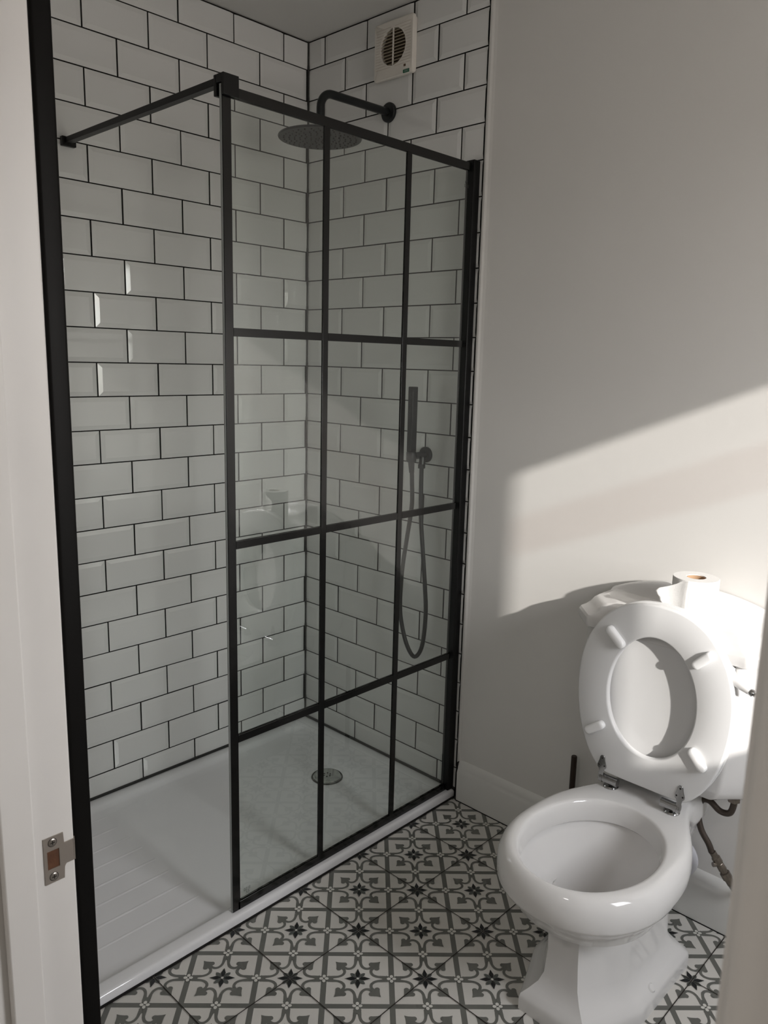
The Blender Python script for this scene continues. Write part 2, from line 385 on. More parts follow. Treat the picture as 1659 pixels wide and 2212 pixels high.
for L_ in (out, hole):
    for i in range(len(L_)):
        a, b = L_[i], L_[(i + 1) % len(L_)]; mb.poly([(xf, *a), (xf, *b), (JX0, *b), (JX0, *a)])
mb.build('plate', M['brushed'], sp)
MB().prism([(JX0 + .0012, -1.6078), (JX0 + .0012, -1.6062), (JX0 - 0.0035, -1.6042), (JX0 - 0.0045, -1.6050), (JX0 - 0.0005, -1.6068)], 0.8322, 0.8588, 'z').build('lip', M['brushed'], sp)
mb = MB(); mb.poly([(JX0 + .0004, a, b) for a, b in hole]); mb.build('latch_recess', M['wood'], sp, fix=False)
for zz, yy in ((0.8651, -1.6320), (0.8220, -1.6322)):
    T = Matrix.Translation((xf, yy, zz)) @ Matrix.Rotation(PI / 2, 4, 'Y')
    s_ = MB().lathe([(0.0046, 0.0), (0.0046, 0.0003), (0.0036, 0.0008), (0.0012, 0.0009)], 20, T).build('screw', M['screw'], sp)
    mb = MB(); mb.box(-.0026, .0026, -.0005, .0005, .0009, .0011, 0, T); mb.box(-.0005, .0005, -.0026, .0026, .0009, .00112, 0, T); mb.build('cross_slot', M['dark'], s_)
    mb = MB(); n_ = 20
    ring = [[(r * math.cos(2 * PI * i / n_), r * math.sin(2 * PI * i / n_), 0.0002) for i in range(n_)] for r in (0.0046, 0.0053)]
    mb.loft(ring, False, False, 0, True, T); mb.build('countersink_ring', M['dark'], s_)

# ---------------- black upright beside the doorway
mb = MB(); px, py, h_ = 0.889, -1.349, 0.0185
rot = 0.0
def sq(cx, cy, h, r, z):
    pts = []
    for k, (sx, sy) in enumerate(((1, 1), (-1, 1), (-1, -1), (1, -1))):
        for t in range(5):
            a = k * PI / 2 + t * PI / 8
            pts.append((cx + sx * (h - r) + r * math.cos(a), cy + sy * (h - r) + r * math.sin(a), z))
    return pts
mb.loft([sq(px, py, h_, 0.006, ZF + .001), sq(px + 0.006, py, h_, 0.006, ZC - .001)])
tag(mb.build('upright_post', M['blackgloss'], smooth=True), 'tall black floor-to-ceiling post between the white door lining and the shower tray', 'post')

# ------------------------------------------------------------------ shower tray
TX, TY = 0.783, 1.598
tr = thing('shower_tray', (0.4, -0.8, ZF), 'long low white shower tray with anti-slip ridges under the glass screen', 'shower tray')
def rrect(x0, x1, y0, y1, r, z, n=6):
    pts = []
    for cx, cy, a0 in ((x1 - r, y1 - r, 0), (x0 + r, y1 - r, PI / 2), (x0 + r, y0 + r, PI), (x1 - r, y0 + r, 3 * PI / 2)):
        for t in range(n + 1):
            a = a0 + t * PI / 2 / n; pts.append((cx + r * math.cos(a), cy + r * math.sin(a), z))
    return pts
L_ = []
x0, x1, y0, y1 = 0.001, TX, -TY, -0.001
for i, (off, z, r) in enumerate([(0, ZF, .004), (0, -0.0215, .004), (.0015, -0.0165, .004), (.005, -0.0132, .005), (.010, -0.0120, .006), (.034, -0.0120, .03), (.040, -0.0133, .034), (.045, -0.0180, .038), (.052, -0.0245, .04), (.062, -0.0285, .045), (.09, -0.0300, .06)]):
    L_.append(rrect(x0 + off, x1 - off, y0 + off, y1 - off, r, z))
# floor of the tray falls gently to the drain
DX, DY = 0.397, -0.237
mb = MB(); mb.loft(L_, True, False)
last = L_[-1]; n_ = len(last)
ring = [(DX + 0.056 * math.cos(math.atan2(p[1] - DY, p[0] - DX)), DY + 0.056 * math.sin(math.atan2(p[1] - DY, p[0] - DX)), -0.0335) for p in last]
mb.loft([last, ring], False, False)
cup = [(DX + (p[0] - DX) * .98, DY + (p[1] - DY) * .98, -0.0385) for p in ring]
mb.loft([ring, cup], False, True)
mb.build('tray_body', M['tray'], tr, smooth=True, angle=50)
mb = MB()
for k, gx in enumerate((0.098, 0.172, 0.245, 0.318, 0.397, 0.471, 0.547, 0.622)):
    pr = [(gx - .0045, -0.0312), (gx - .002, -0.0296), (gx + .002, -0.0296), (gx + .0045, -0.0312)]
    e = -0.912; mb.prism(pr[::-1], -1.50, e, 'y')
mb.build('anti_slip_ridges', M['tray'], tr, smooth=True)
S(MB().box(TX, TX + 0.0035, -TY, -0.004, ZF + .0006, ZF + 0.0045).build('trim_3', M['grout']))
mb = MB(); mb.box(0.0002, 0.006, -TY, -0.001, ZTRAY - .0005, ZTRAY + 0.0065); mb.box(0.0062, TX, -0.006, -0.0002, ZTRAY - .0005, ZTRAY + 0.0065)
mb.box(0.0002, 0.0058, -0.0058, -0.0002, ZTRAY + .0066, ZC - .003)
S(mb.build('trim_4', mat('dark_grey_sealant', (0.03, 0.03, 0.028), 0.6)))
# drain
dr = thing('drain_cover', (DX, DY, -0.033), 'round chrome drain cover in the white shower tray floor', 'drain')
T = Matrix.Translation((DX, DY, 0))
MB().lathe([(0.0545, -0.0345), (0.0555, -0.0315), (0.0545, -0.0302), (0.052, -0.0302), (0.0505, -0.034)], 48, T, cap0=False, cap1=False).build('rim_ring', mat('dark_chrome', (.12, .12, .11), .2, metal=.9), dr, smooth=True)
MB().lathe([(0.046, -0.034), (0.0485, -0.028), (0.047, -0.0265), (0.030, -0.0250), (0.001, -0.0246)], 48, T).build('domed_cap', mat('satin_chrome', (.6, .62, .6), .12, metal=.9), dr, smooth=True)
for k in range(6):
    a = k * PI / 3 + .2
    MB().lathe([(0.0028, -0.0252), (0.0028, -0.0240)], 12, T @ Matrix.Translation((0.012 * math.cos(a), 0.012 * math.sin(a), 0))).build('drain_hole', M['dark'], dr)

# ------------------------------------------------------------------ glass screen
scr = thing('shower_screen', (0.757, -0.45, ZTRAY), 'black framed grid-patterned glass shower screen with twelve panes on the tray edge', 'shower screen')
GX0, GX1 = 0.758, 0.764; Y0, Y1 = -0.9000, -0.0010; Z0, Z1 = ZTRAY + 0.001, 1.990
mb = MB(); mb.box(GX0, GX1, Y0, Y1 - .003, Z0 + .001, Z1 - .001); mb.m = [0 if all(mb.v[i][0] == GX1 for i in f) else 1 for f in mb.f]; gl = mb.build('glass_panel', [M['glass'], M['glassback']], scr, fix=False)
IB = 0.0025    # bar depth behind the glass
OB = 0.0025   # bar depth in front of the glass
def bar(y0, y1, z0, z1, name): return MB().box(GX0 - IB, GX0 - .0003, y0 + .001, y1, z0, z1).box(GX1 + .0003, GX1 + OB, max(Y0, y0 - .004), y1 - (.005 if -.87 < y1 < -.05 else -.003 if y1 < -.87 else 0), z0, z1).build(name, M['bar'], scr, bevel=0.0008)
bar(Y0, Y0 + 0.020, Z0, Z1, 'stile')
MB().box(GX0 - .0002, GX1 + .0002, Y0 - .0012, Y0 - .0002, Z0, Z1).build('glass_edge', M['edge'], scr)
bar(Y0 + .0202, -0.0305, 1.968, Z1, 'top_rail')
bar(Y0 + .0202, -0.0305, Z0, 0.012, 'bottom_rail')
for y in (-0.592, -0.294): bar(y - .010, y + .010, 0.0102, 1.9678, 'vertical_bar')
segs = ((Y0 + .0285, -.6022), (-.5818, -.3042), (-.2838, -.0305))
for z in (0.471, 0.972, 1.472):
    mb = MB()
    for a, b in segs: mb.box(GX0 - IB, GX0 - .0003, a, b + .001, z - .0095, z + .0095); mb.box(GX1 + .0003, GX1 + OB - .0002, a - .005, b - .004, z - .0095, z + .0095)
    mb.build('horizontal_bar', M['bar'], scr)
MB().box(0.745, 0.776, -0.030, -0.0008, ZTRAY + .001, 1.999).build('wall_channel', M['black'], scr, bevel=.002)
# certification marks etched on the glass
def text_obj(body, size, T, m, parent, name):
    c = bpy.data.curves.new(name, 'FONT'); c.body = body; c.size = size; c.align_x = 'CENTER'; c.extrude = 0.00005; c.space_line = 0.9
    o = bpy.data.objects.new(name, c); COL.objects.link(o); dg = bpy.context.evaluated_depsgraph_get(); dg.update()
    me = bpy.data.meshes.new_from_object(o.evaluated_get(dg)); bpy.data.objects.remove(o, do_unlink=True)
    me.transform(T); me.materials.clear(); me.materials.append(m)
    q = bpy.data.objects.new(name, me); COL.objects.link(q)
    q.parent = parent; q.matrix_parent_inverse = Matrix.Translation(parent.location).inverted()
    return q
def cemark(mb, T):
    for cx in (-0.0032, 0.0032):
        pts = [(cx + 0.0034 * math.cos(a), 0.0034 * math.sin(a), 0) for a in [math.radians(d) for d in range(70, 291, 20)]]
        for (a, b) in zip(pts, pts[1:]):
            A, B = Vector(a), Vector(b); n = (B - A).normalized().cross(Vector((0, 0, 1))) * .0006
            mb.poly([tuple(T @ (A + n)), tuple(T @ (B + n)), tuple(T @ (B - n)), tuple(T @ (A - n))])
B3 = Matrix(((0, 0, 1, 0), (1, 0, 0, 0), (0, 1, 0, 0), (0, 0, 0, 1)))     # text plane on a face looking to +x
for (y, z, flip, nm) in ((-0.0475, 1.9335, 1, 'a'), (-0.8540, 0.0270, -1, 'b')):
    T = Matrix.Translation((GX1 + .0002, y, z)) @ B3
    if flip < 0: T = T @ Matrix.Rotation(PI, 4, 'Z')
    mb = MB(); cemark(mb, T); mk = mb.build('glass_mark', M['print'], scr, fix=False)
    text_obj('EN 14428\nEN 12150', 0.0052, T @ Matrix.Translation((0, -0.0095, 0)), M['print'], mk, 'mark_text')

# brace arm from the left wall to the screen
br = thing('support_arm', (0.4, -0.885, 1.97), 'square black support arm from the tiled wall to the top of the screen', 'support arm')
MB().box(0.0165, 0.7520, -0.9005, -0.8810, 1.9905, 2.0055).build('arm', M['black'], br, bevel=.0012)
MB().box(0.0022, 0.0165, -0.9080, -0.8680, 1.9835, 2.0085).build('wall_bracket', M['black'], br, bevel=.0015)
MB().box(0.7395, 0.7495, -0.9035, -0.865, 1.967, 2.0105).build('clamp', M['black'], br, bevel=.0015)
mb = MB(); mb.box(0.7690, 0.7760, -0.9035, -0.862, 1.967, 2.0105); mb.box(0.7500, 0.7690, -0.9035, -0.862, 1.9925, 2.0105)
mb.build('clamp', M['black'], br, bevel=.0015)

# ------------------------------------------------------------------ overhead shower
sh = thing('overhead_shower', (0.40, -0.006, 2.199), 'black overhead rain shower with bent arm and round head above the screen', 'shower')
T = Matrix.Translation((0.40, -0.0012, 2.199)) @ Matrix.Rotation(PI / 2, 4, 'X')
MB().lathe([(0.0300, 0), (0.0300, 0.007), (0.027, 0.0105), (0.014, 0.012)], 36, T).build('wall_flange', M['blackhead'], sh, smooth=True)
pts = [(0.40, -0.010, 2.199), (0.40, -0.25, 2.1935)]
for k in range(1, 9):
    a = k / 8 * PI / 2; pts.append((0.40, -0.25 - 0.046 * math.sin(a), 2.1475 + 0.046 * math.cos(a)))
pts.append((0.40, -0.296, 2.082))
MB().tube(pts, 0.0122, 20).build('arm', M['blackhead'], sh, smooth=True)
T = Matrix.Translation((0.40, -0.297, 0))
hd = MB().lathe([(0.018, 2.098), (0.022, 2.088), (0.024, 2.080), (0.050, 2.076), (0.105, 2.071), (0.1235, 2.067), (0.1250, 2.0635), (0.1235, 2.0605)], 64, T, cap1=False).build('shower_head', M['blackhead'], sh, smooth=True)
MB().lathe([(0.1234, 2.0606), (0.0005, 2.0606)], 64, T, cap0=False, cap1=False).build('spray_face', M['headface'], hd)
mb = MB(); n = 0
for r, k in ((0.012, 5), (0.028, 9), (0.044, 14), (0.060, 19), (0.076, 24), (0.092, 29), (0.108, 33)):
    for i in range(k):
        a = 2 * PI * i / k + r * 30
        mb.lathe([(0.0024, 2.0606), (0.0016, 2.0575)], 8, T @ Matrix.Translation((r * math.cos(a), r * math.sin(a), 0)))
no = mb.build('nozzles', M['dark'], hd, smooth=True); no['kind'] = 'stuff'

# ------------------------------------------------------------------ hand shower
hs = thing('hand_shower', (0.605, -0.03, 1.115), 'black stick hand shower on a round wall holder with hanging hose', 'hand shower')
T = Matrix.Translation((0.605, -0.0012, 1.116)) @ Matrix.Rotation(PI / 2, 4, 'X')
MB().lathe([(0.0260, 0), (0.0260, 0.007), (0.0235, 0.010), (0.012, 0.011)], 36, T).build('wall_plate', M['blackhead'], hs, smooth=True)
mb = MB(); mb.tube([(0.605, -0.010, 1.116), (0.605, -0.062, 1.116)], 0.0115, 18)
ho = mb.build('holder_arm', M['blackhead'], hs, smooth=True)
mb = MB(); mb.lathe([(0.0150, 1.098), (0.0165, 1.101), (0.0165, 1.128), (0.0150, 1.131)], 28, Matrix.Translation((0.607, -0.078, 0))); mb.build('cradle', M['blackhead'], hs, smooth=True)
mb = MB(); mb.tube([(0.622, -0.04, 1.112), (0.624, -0.045, 1.088)], 0.0095, 16); mb.tube([(0.624, -0.045, 1.090), (0.624, -0.045, 1.076)], 0.0115, 6)
mb.build('water_outlet', M['blackhead'], hs)
Th = Matrix.Translation((0.607, -0.078, 0))
MB().box(-0.0105, 0.0105, -0.0125, 0.0125, 1.131, 1.338, 0, Th).build('handset', M['blackhead'], hs, bevel=.0025)
mb = MB()
for i in range(12):
    for j in (-.0045, 0, .0045):
        mb.box(j - .0010, j + .0010, -0.0138, -0.0120, 1.243 + i * .0063, 1.246 + i * .0063, 0, Th)
mb.box(-0.0085, 0.0085, -0.0131, -0.0122, 1.236, 1.322, 0, Th)
mb.build('spray_strip', M['headface'], hs)
MB().tube([(0.604, -0.074, 1.100), (0.602, -0.068, 1.062)], [0.011, 0.0085], 16).build('hose_nut', M['blackhead'], hs, smooth=True)
hp = [(0.602, -0.068, 1.075), (0.603, -0.066, 1.03), (0.600, -0.060, 0.95), (0.577, -0.054, 0.833), (0.558, -0.05, 0.73), (0.549, -0.047, 0.61), (0.557, -0.047, 0.539), (0.585, -0.047, 0.463), (0.622, -0.047, 0.430), (0.654, -0.047, 0.478), (0.665, -0.047, 0.589), (0.658, -0.047, 0.682), (0.644, -0.047, 0.796), (0.630, -0.046, 0.907), (0.625, -0.045, 0.997), (0.624, -0.045, 1.080)]
MB().tube(catmull(hp, 8), 0.0072, 12).build('hose', M['blackhead'], hs, smooth=True)

# ------------------------------------------------------------------ extractor fan
fx, fz, fh = 0.4295, 2.3755, 0.0835
fa = thing('extractor_fan', (fx, -0.01, fz), 'square white extractor fan with round slatted grille high on the tiled wall', 'extractor fan')
def frrect(h, r, y, hz=None, n=4):
    hz = hz or h; pts = []
    for cx, cz, a0 in ((h - r, hz - r, 0), (-h + r, hz - r, PI / 2), (-h + r, -hz + r, PI), (h - r, -hz + r, 3 * PI / 2)):
        for t in range(n + 1):
            a = a0 + t * PI / 2 / n; pts.append((fx + cx + r * math.cos(a), y, fz + cz + r * math.sin(a)))
    return pts
def ringat(r, y): # circle with same point count as frrect
    out = []
    for cx, cz, a0 in ((1, 1, 0), (-1, 1, PI / 2), (-1, -1, PI), (1, -1, 3 * PI / 2)):
        for t in range(5):
            a = a0 + (t * .98 + .04) * PI / 2 / 4; out.append((fx - .0015 + r * math.cos(a), y, fz + .006 + r * math.sin(a)))
    return out
FY = -0.0225
mb = MB(); mb.loft([frrect(fh - .004, .008, -.001), frrect(fh - .004, .008, -.009), frrect(fh, .009, -.011), frrect(fh, .009, FY + .003), frrect(fh - .003, .008, FY), ringat(.0545, FY), ringat(.0545, -0.006), ringat(.05, -.0055)], False, True)
mb.build('fan_body', M['fan'], fa, smooth=True, angle=40)
mb = MB(); mb.poly([(fx - .0015 + .0543 * math.cos(a), -0.0075, fz + .006 + .0543 * math.sin(a)) for a in [2 * PI * i / 40 for i in range(40)]]); mb.build('fan_opening', mat('dim_brown_recess', (.13, .10, .07), .8), fa, fix=False)
mb = MB()
for k in range(-5, 6):
    z = k * .0094; r = math.sqrt(max(0, .0545 ** 2 - z * z)) - .0005
    T = Matrix.Translation((fx - .0015, FY + .0055, fz + .006 + z)) @ Matrix.Rotation(math.radians(38), 4, 'X')
    mb.box(-r, r, -.0050, .0050, -.0008, .0008, 0, T)
mb.build('slats', M['fanslat'], fa)
MB().box(fx - .0032, fx + .0002, FY - .0002, FY + .004, fz + .006 - .054, fz + .006 + .054).build('grille_rib', M['fan'], fa)
mb = MB()
for k in range(-7, 8):      # fine moulded lines on both sides of the grille
    z = fz + .006 + k * .0082; d = abs(z - fz - .006)
    r = math.sqrt(max(0, .058 ** 2 - d * d)) if d < .058 else 0
    if r < .004: mb.box(fx - .074, fx + .074, FY - .0007, FY, z - .0005, z + .0005)
    else:
        mb.box(fx - .074, fx - .0015 - r, FY - .0007, FY, z - .0005, z + .0005); mb.box(fx - .0015 + r, fx + .074, FY - .0007, FY, z - .0005, z + .0005)
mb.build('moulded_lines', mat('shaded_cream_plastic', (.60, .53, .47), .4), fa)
MB().box(fx + .047, fx + .0555, FY - .0004, FY + .0001, 2.3135, 2.3205).build('indicator_light', mat('brown_lens', (.10, .055, .03), .3), fa)
mb = MB(); bx, bz = fx + .0585, 2.2995
mb.prism([(bx - .0135, bz - .0038), (bx - .0115, bz - .0052), (bx + .0125, bz - .0052), (bx + .0125, bz + .0052), (bx - .0115, bz + .0052), (bx - .0135, bz + .0038)], FY - .0005, FY + .0001, 'y')
lg = mb.build('maker_badge', M['greenprint'], fa)
T = Matrix.Translation((bx + .001, FY - .0007, bz - .0029)) @ Matrix.Rotation(PI / 2, 4, 'X')
text_obj('EXC', 0.0085, T, mat('pale_print', (.4, .5, .44), .5), lg, 'badge_text')

# ------------------------------------------------------------------ toilet
CX = 1.535
to = thing('toilet', (CX, -0.40, ZF), 'white close-coupled toilet with raised seat against the painted wall', 'toilet')
NB = 72
def outline(z, yf, yb, tab, oct_=0):
    """closed plan loop; tab gives half width against position s (0 front .. 1 back)"""
    pts = []
    half = NB // 2
    for i in range(half + 1):
        s = (1 - math.cos(PI * i / half)) / 2
        pts.append((interp(s, tab), yf + (yb - yf) * s))
    L = [(CX + a, b, z) for a, b in pts] + [(CX - a, b, z) for a, b in pts[-2:0:-1]]
    return L
RIMT = [(-.468, 1.0), (-.42, .990), (-.38, .968), (-.34, .925), (-.30, .850), (-.26, .745), (-.22, .635), (-.18, .555), (-.14, .515), (-.02, .495)]
def rim_tab(a, tail, k=0.0):
    t = []; b0 = 0.227
    yf, yb = -0.468 - b0 + k, -0.012 - k
    for i in range(49):
        s = (1 - math.cos(PI * i / 48)) / 2; y = yf + (yb - yf) * s
        if y < -0.468: wv = a * max(0.0, 1 - (abs(y + .468) / (b0 - k)) ** 2.15) ** (1 / 2.15)
        else: wv = a * interp(y, RIMT)
        if y > yb - .02: wv *= .75 + .25 * math.sqrt(max(0.0, 1 - ((y - yb + .02) / .02) ** 2))
        if i == 0: wv = 0.0
        t.append((s, wv))
    return yf, yb, t, b0 - k
loops = []
def rim_loop(a, tail, k, z):
    yf, yb, t, b = rim_tab(a, tail, k); half = NB // 2; pts = []
    y30 = -.468 + b * .5
    for i in range(half + 1):
        th = -PI / 2 + PI * i / half
        y = -.468 + b * math.sin(th) if th <= PI / 6 + 1e-6 else y30 + (yb - y30) * min(1, (th - PI / 6) / (PI / 3 * (1 - 1 / 12)))
        wv = interp((y - yf) / (yb - yf), t)
        if th < 0: wv = a * max(0.0, 1 - (abs(y + .468) / b) ** 2.15) ** (1 / 2.15)
        if i in (0, half): wv = 0.0
        pts.append((wv, y))
    return [(CX + a_, b_, z) for a_, b_ in pts] + [(CX - a_, b_, z) for a_, b_ in pts[-2:0:-1]]
# pedestal plan: octagonal
def ped(z, a, yf, ych, yr, yb, fr=0.5, br=0.6):
    L = yb - yf
    t = [(0, 0.0), (0.0006, a * fr), ((ych - yf) / L, a), ((yr - yf) / L, a), (0.9994, a * br), (1, 0)]
    return outline(z, yf, yb, t)
def mixl(A, B, f): return [tuple(a * (1 - f) + b * f for a, b in zip(p, q)) for p, q in zip(A, B)]
P0 = ped(ZF, .142, -.600, -.445, -.19, -.175, .58, .9)
P1 = ped(ZF + .030, .142, -.600, -.445, -.19, -.175, .58, .9)
P2 = ped(ZF + .040, .139, -.596, -.443, -.192, -.178, .58, .9)
P3 = ped(ZF + .052, .126, -.584, -.444, -.205, -.19, .55, .9)
P4 = ped(ZF + .075, .108, -.570, -.447, -.225, -.205, .48, .85)
P5 = ped(ZF + .100, .1015, -.564, -.450, -.235, -.215, .42, .8)
P6 = ped(0.12, .0995, -.562, -.450, -.24, -.215, .38, .8)
P7 = ped(0.200, .1015, -.567, -.450, -.24, -.205, .38, .8)
R0 = rim_loop(.156, .100, .050, .235)
R1 = rim_loop(.164, .108, .040, .255)
R2 = rim_loop(.172, .112, .030, .272)
R3 = rim_loop(.182, .118, .014, .285)
R4 = rim_loop(.189, .120, .005, .291)
R5 = rim_loop(.192, .120, .001, .300)
R6 = rim_loop(.193, .120, .000, .322)
R7 = rim_loop(.191, .119, .002, .342)
R8 = rim_loop(.184, .115, .010, .3575)
R8b = rim_loop(.176, .110, .017, .3645)
R9 = rim_loop(.167, .105, .0235, .3675)
loops = [P0, P1, P2, P3, P4, P5, P6, P7, mixl(P7, R0, .45), R0, R1, R2, R3, R4, R5, R6, R7, R8, R8b, R9]
loops[8] = [(p[0], p[1], .216) for p in loops[8]]
def hole(a, b, z, yc=-0.472):
    half = NB // 2; L = []
    for i in range(NB):
        th = -PI / 2 + 2 * PI * i / NB
        L.append((CX + a * math.cos(th), yc + b * math.sin(th), z))
    return L
H = [hole(.157, .197, .3675), hole(.151, .1935, .3660), hole(.147, .191, .362), hole(.144, .188, .350), hole(.141, .186, .325), hole(.142, .187, .314), hole(.152, .197, .305), hole(.152, .195, .300), hole(.148, .190, .290), hole(.130, .168, .250), hole(.105, .135, .20, -.46), hole(.075, .095, .15, -.44), hole(.055, .06, .12, -.42), hole(.045, .045, .07, -.40)]
mb = MB(); mb.loft(loops + H, True, True)
mb.build('bowl', M['ceramic'], to, smooth=True, angle=42, fix=True)
# bolt caps on the foot
for sx in (1, -1):
    T = Matrix.Translation((CX + sx * .128, -.375, ZF + .047)) @ Matrix.Rotation(sx * .75, 4, 'Y')
    MB().lathe([(.0105, -.004), (.0105, .003), (.008, .006), (.003, .0072)], 24, T).build('bolt_cap', M['ceramic'], to, smooth=True)
# cistern body
def cham(hx, yb, yf, cx_, cy_, z, r=0.25):
    """plan with clipped front corners, refined to rounded segments"""
    raw = [(CX + hx, yb), (CX - hx, yb), (CX - hx, yf + cy_), (CX - hx + cx_, yf), (CX + hx - cx_, yf), (CX + hx, yf + cy_)]
    pts = []
    n = len(raw)
    for i in range(n):
        p, q, s_ = Vector(raw[i - 1]), Vector(raw[i]), Vector(raw[(i + 1) % n])
        rr = 0.007 if i > 1 else 0.004
        a = q + (p - q).normalized() * rr; b = q + (s_ - q).normalized() * rr
        for t in (0, .25, .5, .75, 1):
            v = a * (1 - t) ** 2 + q * 2 * t * (1 - t) + b * t * t; pts.append((v.x, v.y, z))
    return pts
mb = MB()
lv = [(.175, -.150, .396), (.198, -.163, .400), (.212, -.171, .412), (.220, -.175, .430), (.224, -.177, .46), (.232, -.180, .60), (.240, -.183, .765)]
mb.loft([cham(hx, -.004, yf, .058, .062, z) for hx, yf, z in lv])
ci = mb.build('cistern', M['ceramic'], to, smooth=True, angle=30)
mb = MB()
lv = [(.252, -.194, .757), (.257, -.199, .760), (.258, -.200, .766), (.258, -.200, .782), (.255, -.197, .788), (.245, -.188, .794), (.236, -.180, .803), (.230, -.172, .814), (.222, -.163, .819), (.214, -.155, .8195), (.208, -.150, .8225), (.204, -.147, .8235)]
mb.loft([cham(hx, -.004, yf, .058, .062, z) for hx, yf, z in lv])
mb.build('cistern_lid', M['ceramic'], to, smooth=True, angle=30)
# arched upstand at the back of the lid
def archz(x, base, peak, hw):
    u = min(1, abs(x - CX) / hw); return base + (peak - base) * (1 - u ** 2.2)
mb = MB(); loops2 = []
for i in range(41):
    x = CX - .222 + .444 * i / 40; zt = archz(x, .826, .872, .222)
    b = .815; hgt = zt - b
    loops2.append([(x, -.004, b), (x, -.060, b), (x, -.052, b + hgt * .12), (x, -.040, b + hgt * .30), (x, -.030, b + hgt * .62), (x, -.026, b + hgt * .86), (x, -.020, zt - .0015), (x, -.014, zt), (x, -.004, zt)])
mb.loft(loops2, True, True); mb.build('lid_upstand', M['ceramic'], to, smooth=True, angle=40)
# lever
lx, lz = 1.692, .742
le = MB().lathe([(.0165, 0), (.0165, .004), (.013, .008), (.008, .012), (.0075, .020)], 28, Matrix.Translation((lx, -.1815, lz)) @ Matrix.Rotation(PI / 2, 4, 'X')).build('flush_lever', M['chrome'], to, smooth=True)
A = Vector((1.688, -.205, .742)); B = Vector((1.752, -.212, .716)); d = B - A
MB().tube([A, A + d * .15, A + d * .4, A + d * .75, A + d * .98], [.0065, .0080, .0120, .0110, .0085], 16).build('lever_handle', M['ceramic'], le, smooth=True)
MB().tube([B, B + d * .04, B + d * .10, B + d * .13, B + d * .18], [.0078, .0088, .0084, .0045, .0055], 14).build('lever_tip', M['chrome'], le, smooth=True)

# seat ring and lid, raised
HZ = .398
def lean(z): return -.240 + (z - .40) * .030
def ring_outer(n=96):
    tab = [(.406, .103), (.410, .110), (.425, .127), (.455, .150), (.50, .170), (.55, .184), (.60, .191), (.64, .193), (.68, .191), (.72, .183), (.76, .168), (.80, .143), (.83, .114), (.85, .080), (.860, .045), (.864, .0)]
    P = [(w_, z) for z, w_ in tab]
    sm = catmull([(a, b, 0) for a, b in P], 3)
    R_ = [(p.x, p.y) for p in sm]; L = [(-a, b) for a, b in R_[::-1]]
    return R_[:-1] + L
def resample(pts, n):
    P = pts + [pts[0]]; d = [0]
    for a, b in zip(P, P[1:]): d.append(d[-1] + math.hypot(a[0] - b[0], a[1] - b[1]))
    out = []; k = 0
    for i in range(n):
        t = d[-1] * i / n
        while d[k + 1] < t: k += 1
        f = (t - d[k]) / max(1e-9, d[k + 1] - d[k]); out.append((P[k][0] + f * (P[k + 1][0] - P[k][0]), P[k][1] + f * (P[k + 1][1] - P[k][1])))
    return out
RO = ring_outer()
# order by angle around the hole centre so inner and outer loops match
HCZ = .634
def by_angle(pts, n=96):
    out = []
    P = pts + [pts[0]]
    for i in range(n):
        th = -PI / 2 + 2 * PI * i / n; dx, dz = math.cos(th), math.sin(th); best = None
        for a, b in zip(P, P[1:]):
            ex, ez = b[0] - a[0], b[1] - a[1]; den = dx * ez - dz * ex
            if abs(den) < 1e-12: continue
            ax, az = a[0], a[1] - HCZ
            t = (ax * ez - az * ex) / den; u = (ax * dz - az * dx) / den
            if t > 0 and -1e-6 <= u <= 1 + 1e-6 and (best is None or t > best): best = t
        out.append((best * dx, HCZ + best * dz))
    return out
OUT = by_angle(RO)
INN = [(.1105 * math.cos(-PI / 2 + 2 * PI * i / 96) * (1 - .03 * math.sin(-PI / 2 + 2 * PI * i / 96)), HCZ + .1505 * math.sin(-PI / 2 + 2 * PI * i / 96)) for i in range(96)]
def ins(L, k):  # shrink (k>0) towards the band centre
    return L
def lev(O, I, fo, y): return [(CX + o[0] * (1 - fo) + i[0] * fo, lean(o[1] * (1 - fo) + i[1] * fo) + y, o[1] * (1 - fo) + i[1] * fo) for o, i in zip(O, I)]
mb = MB(); TK = .018
loops3 = [lev(OUT, INN, .04, TK), lev(OUT, INN, .0, TK - .003), lev(OUT, INN, 0, .0035), lev(OUT, INN, .02, .001), lev(OUT, INN, .05, 0), lev(OUT, INN, .95, 0), lev(OUT, INN, .98, .001), lev(OUT, INN, 1, .0035), lev(OUT, INN, 1, TK - .003), lev(OUT, INN, .96, TK)]
loops3.append(loops3[0])
mb.loft(loops3, False, False); mb.build('seat_ring', M['seat'], to, smooth=True, angle=40)
# lid behind: slightly dished plate
CEN = (0.0, HCZ)
def levl(f, y, grow=1.0): return [(CX + o[0] * grow * f, lean(HCZ + (o[1] - HCZ) * grow * f) + y, HCZ + (o[1] - HCZ) * grow * f) for o in OUT]
ly = TK + .0085
mb = MB(); mb.loft([levl(.985, ly), levl(.97, ly - .0005), levl(.80, ly), levl(.72, ly + .0035), levl(.62, ly + .005), levl(.01, ly + .006)][::-1] + [levl(1, ly + .003), levl(1, ly + .013), levl(.98, ly + .016), levl(.6, ly + .0185), levl(.01, ly + .019)], True, True)
mb.build('seat_cover', M['seat'], to, smooth=True, angle=40)
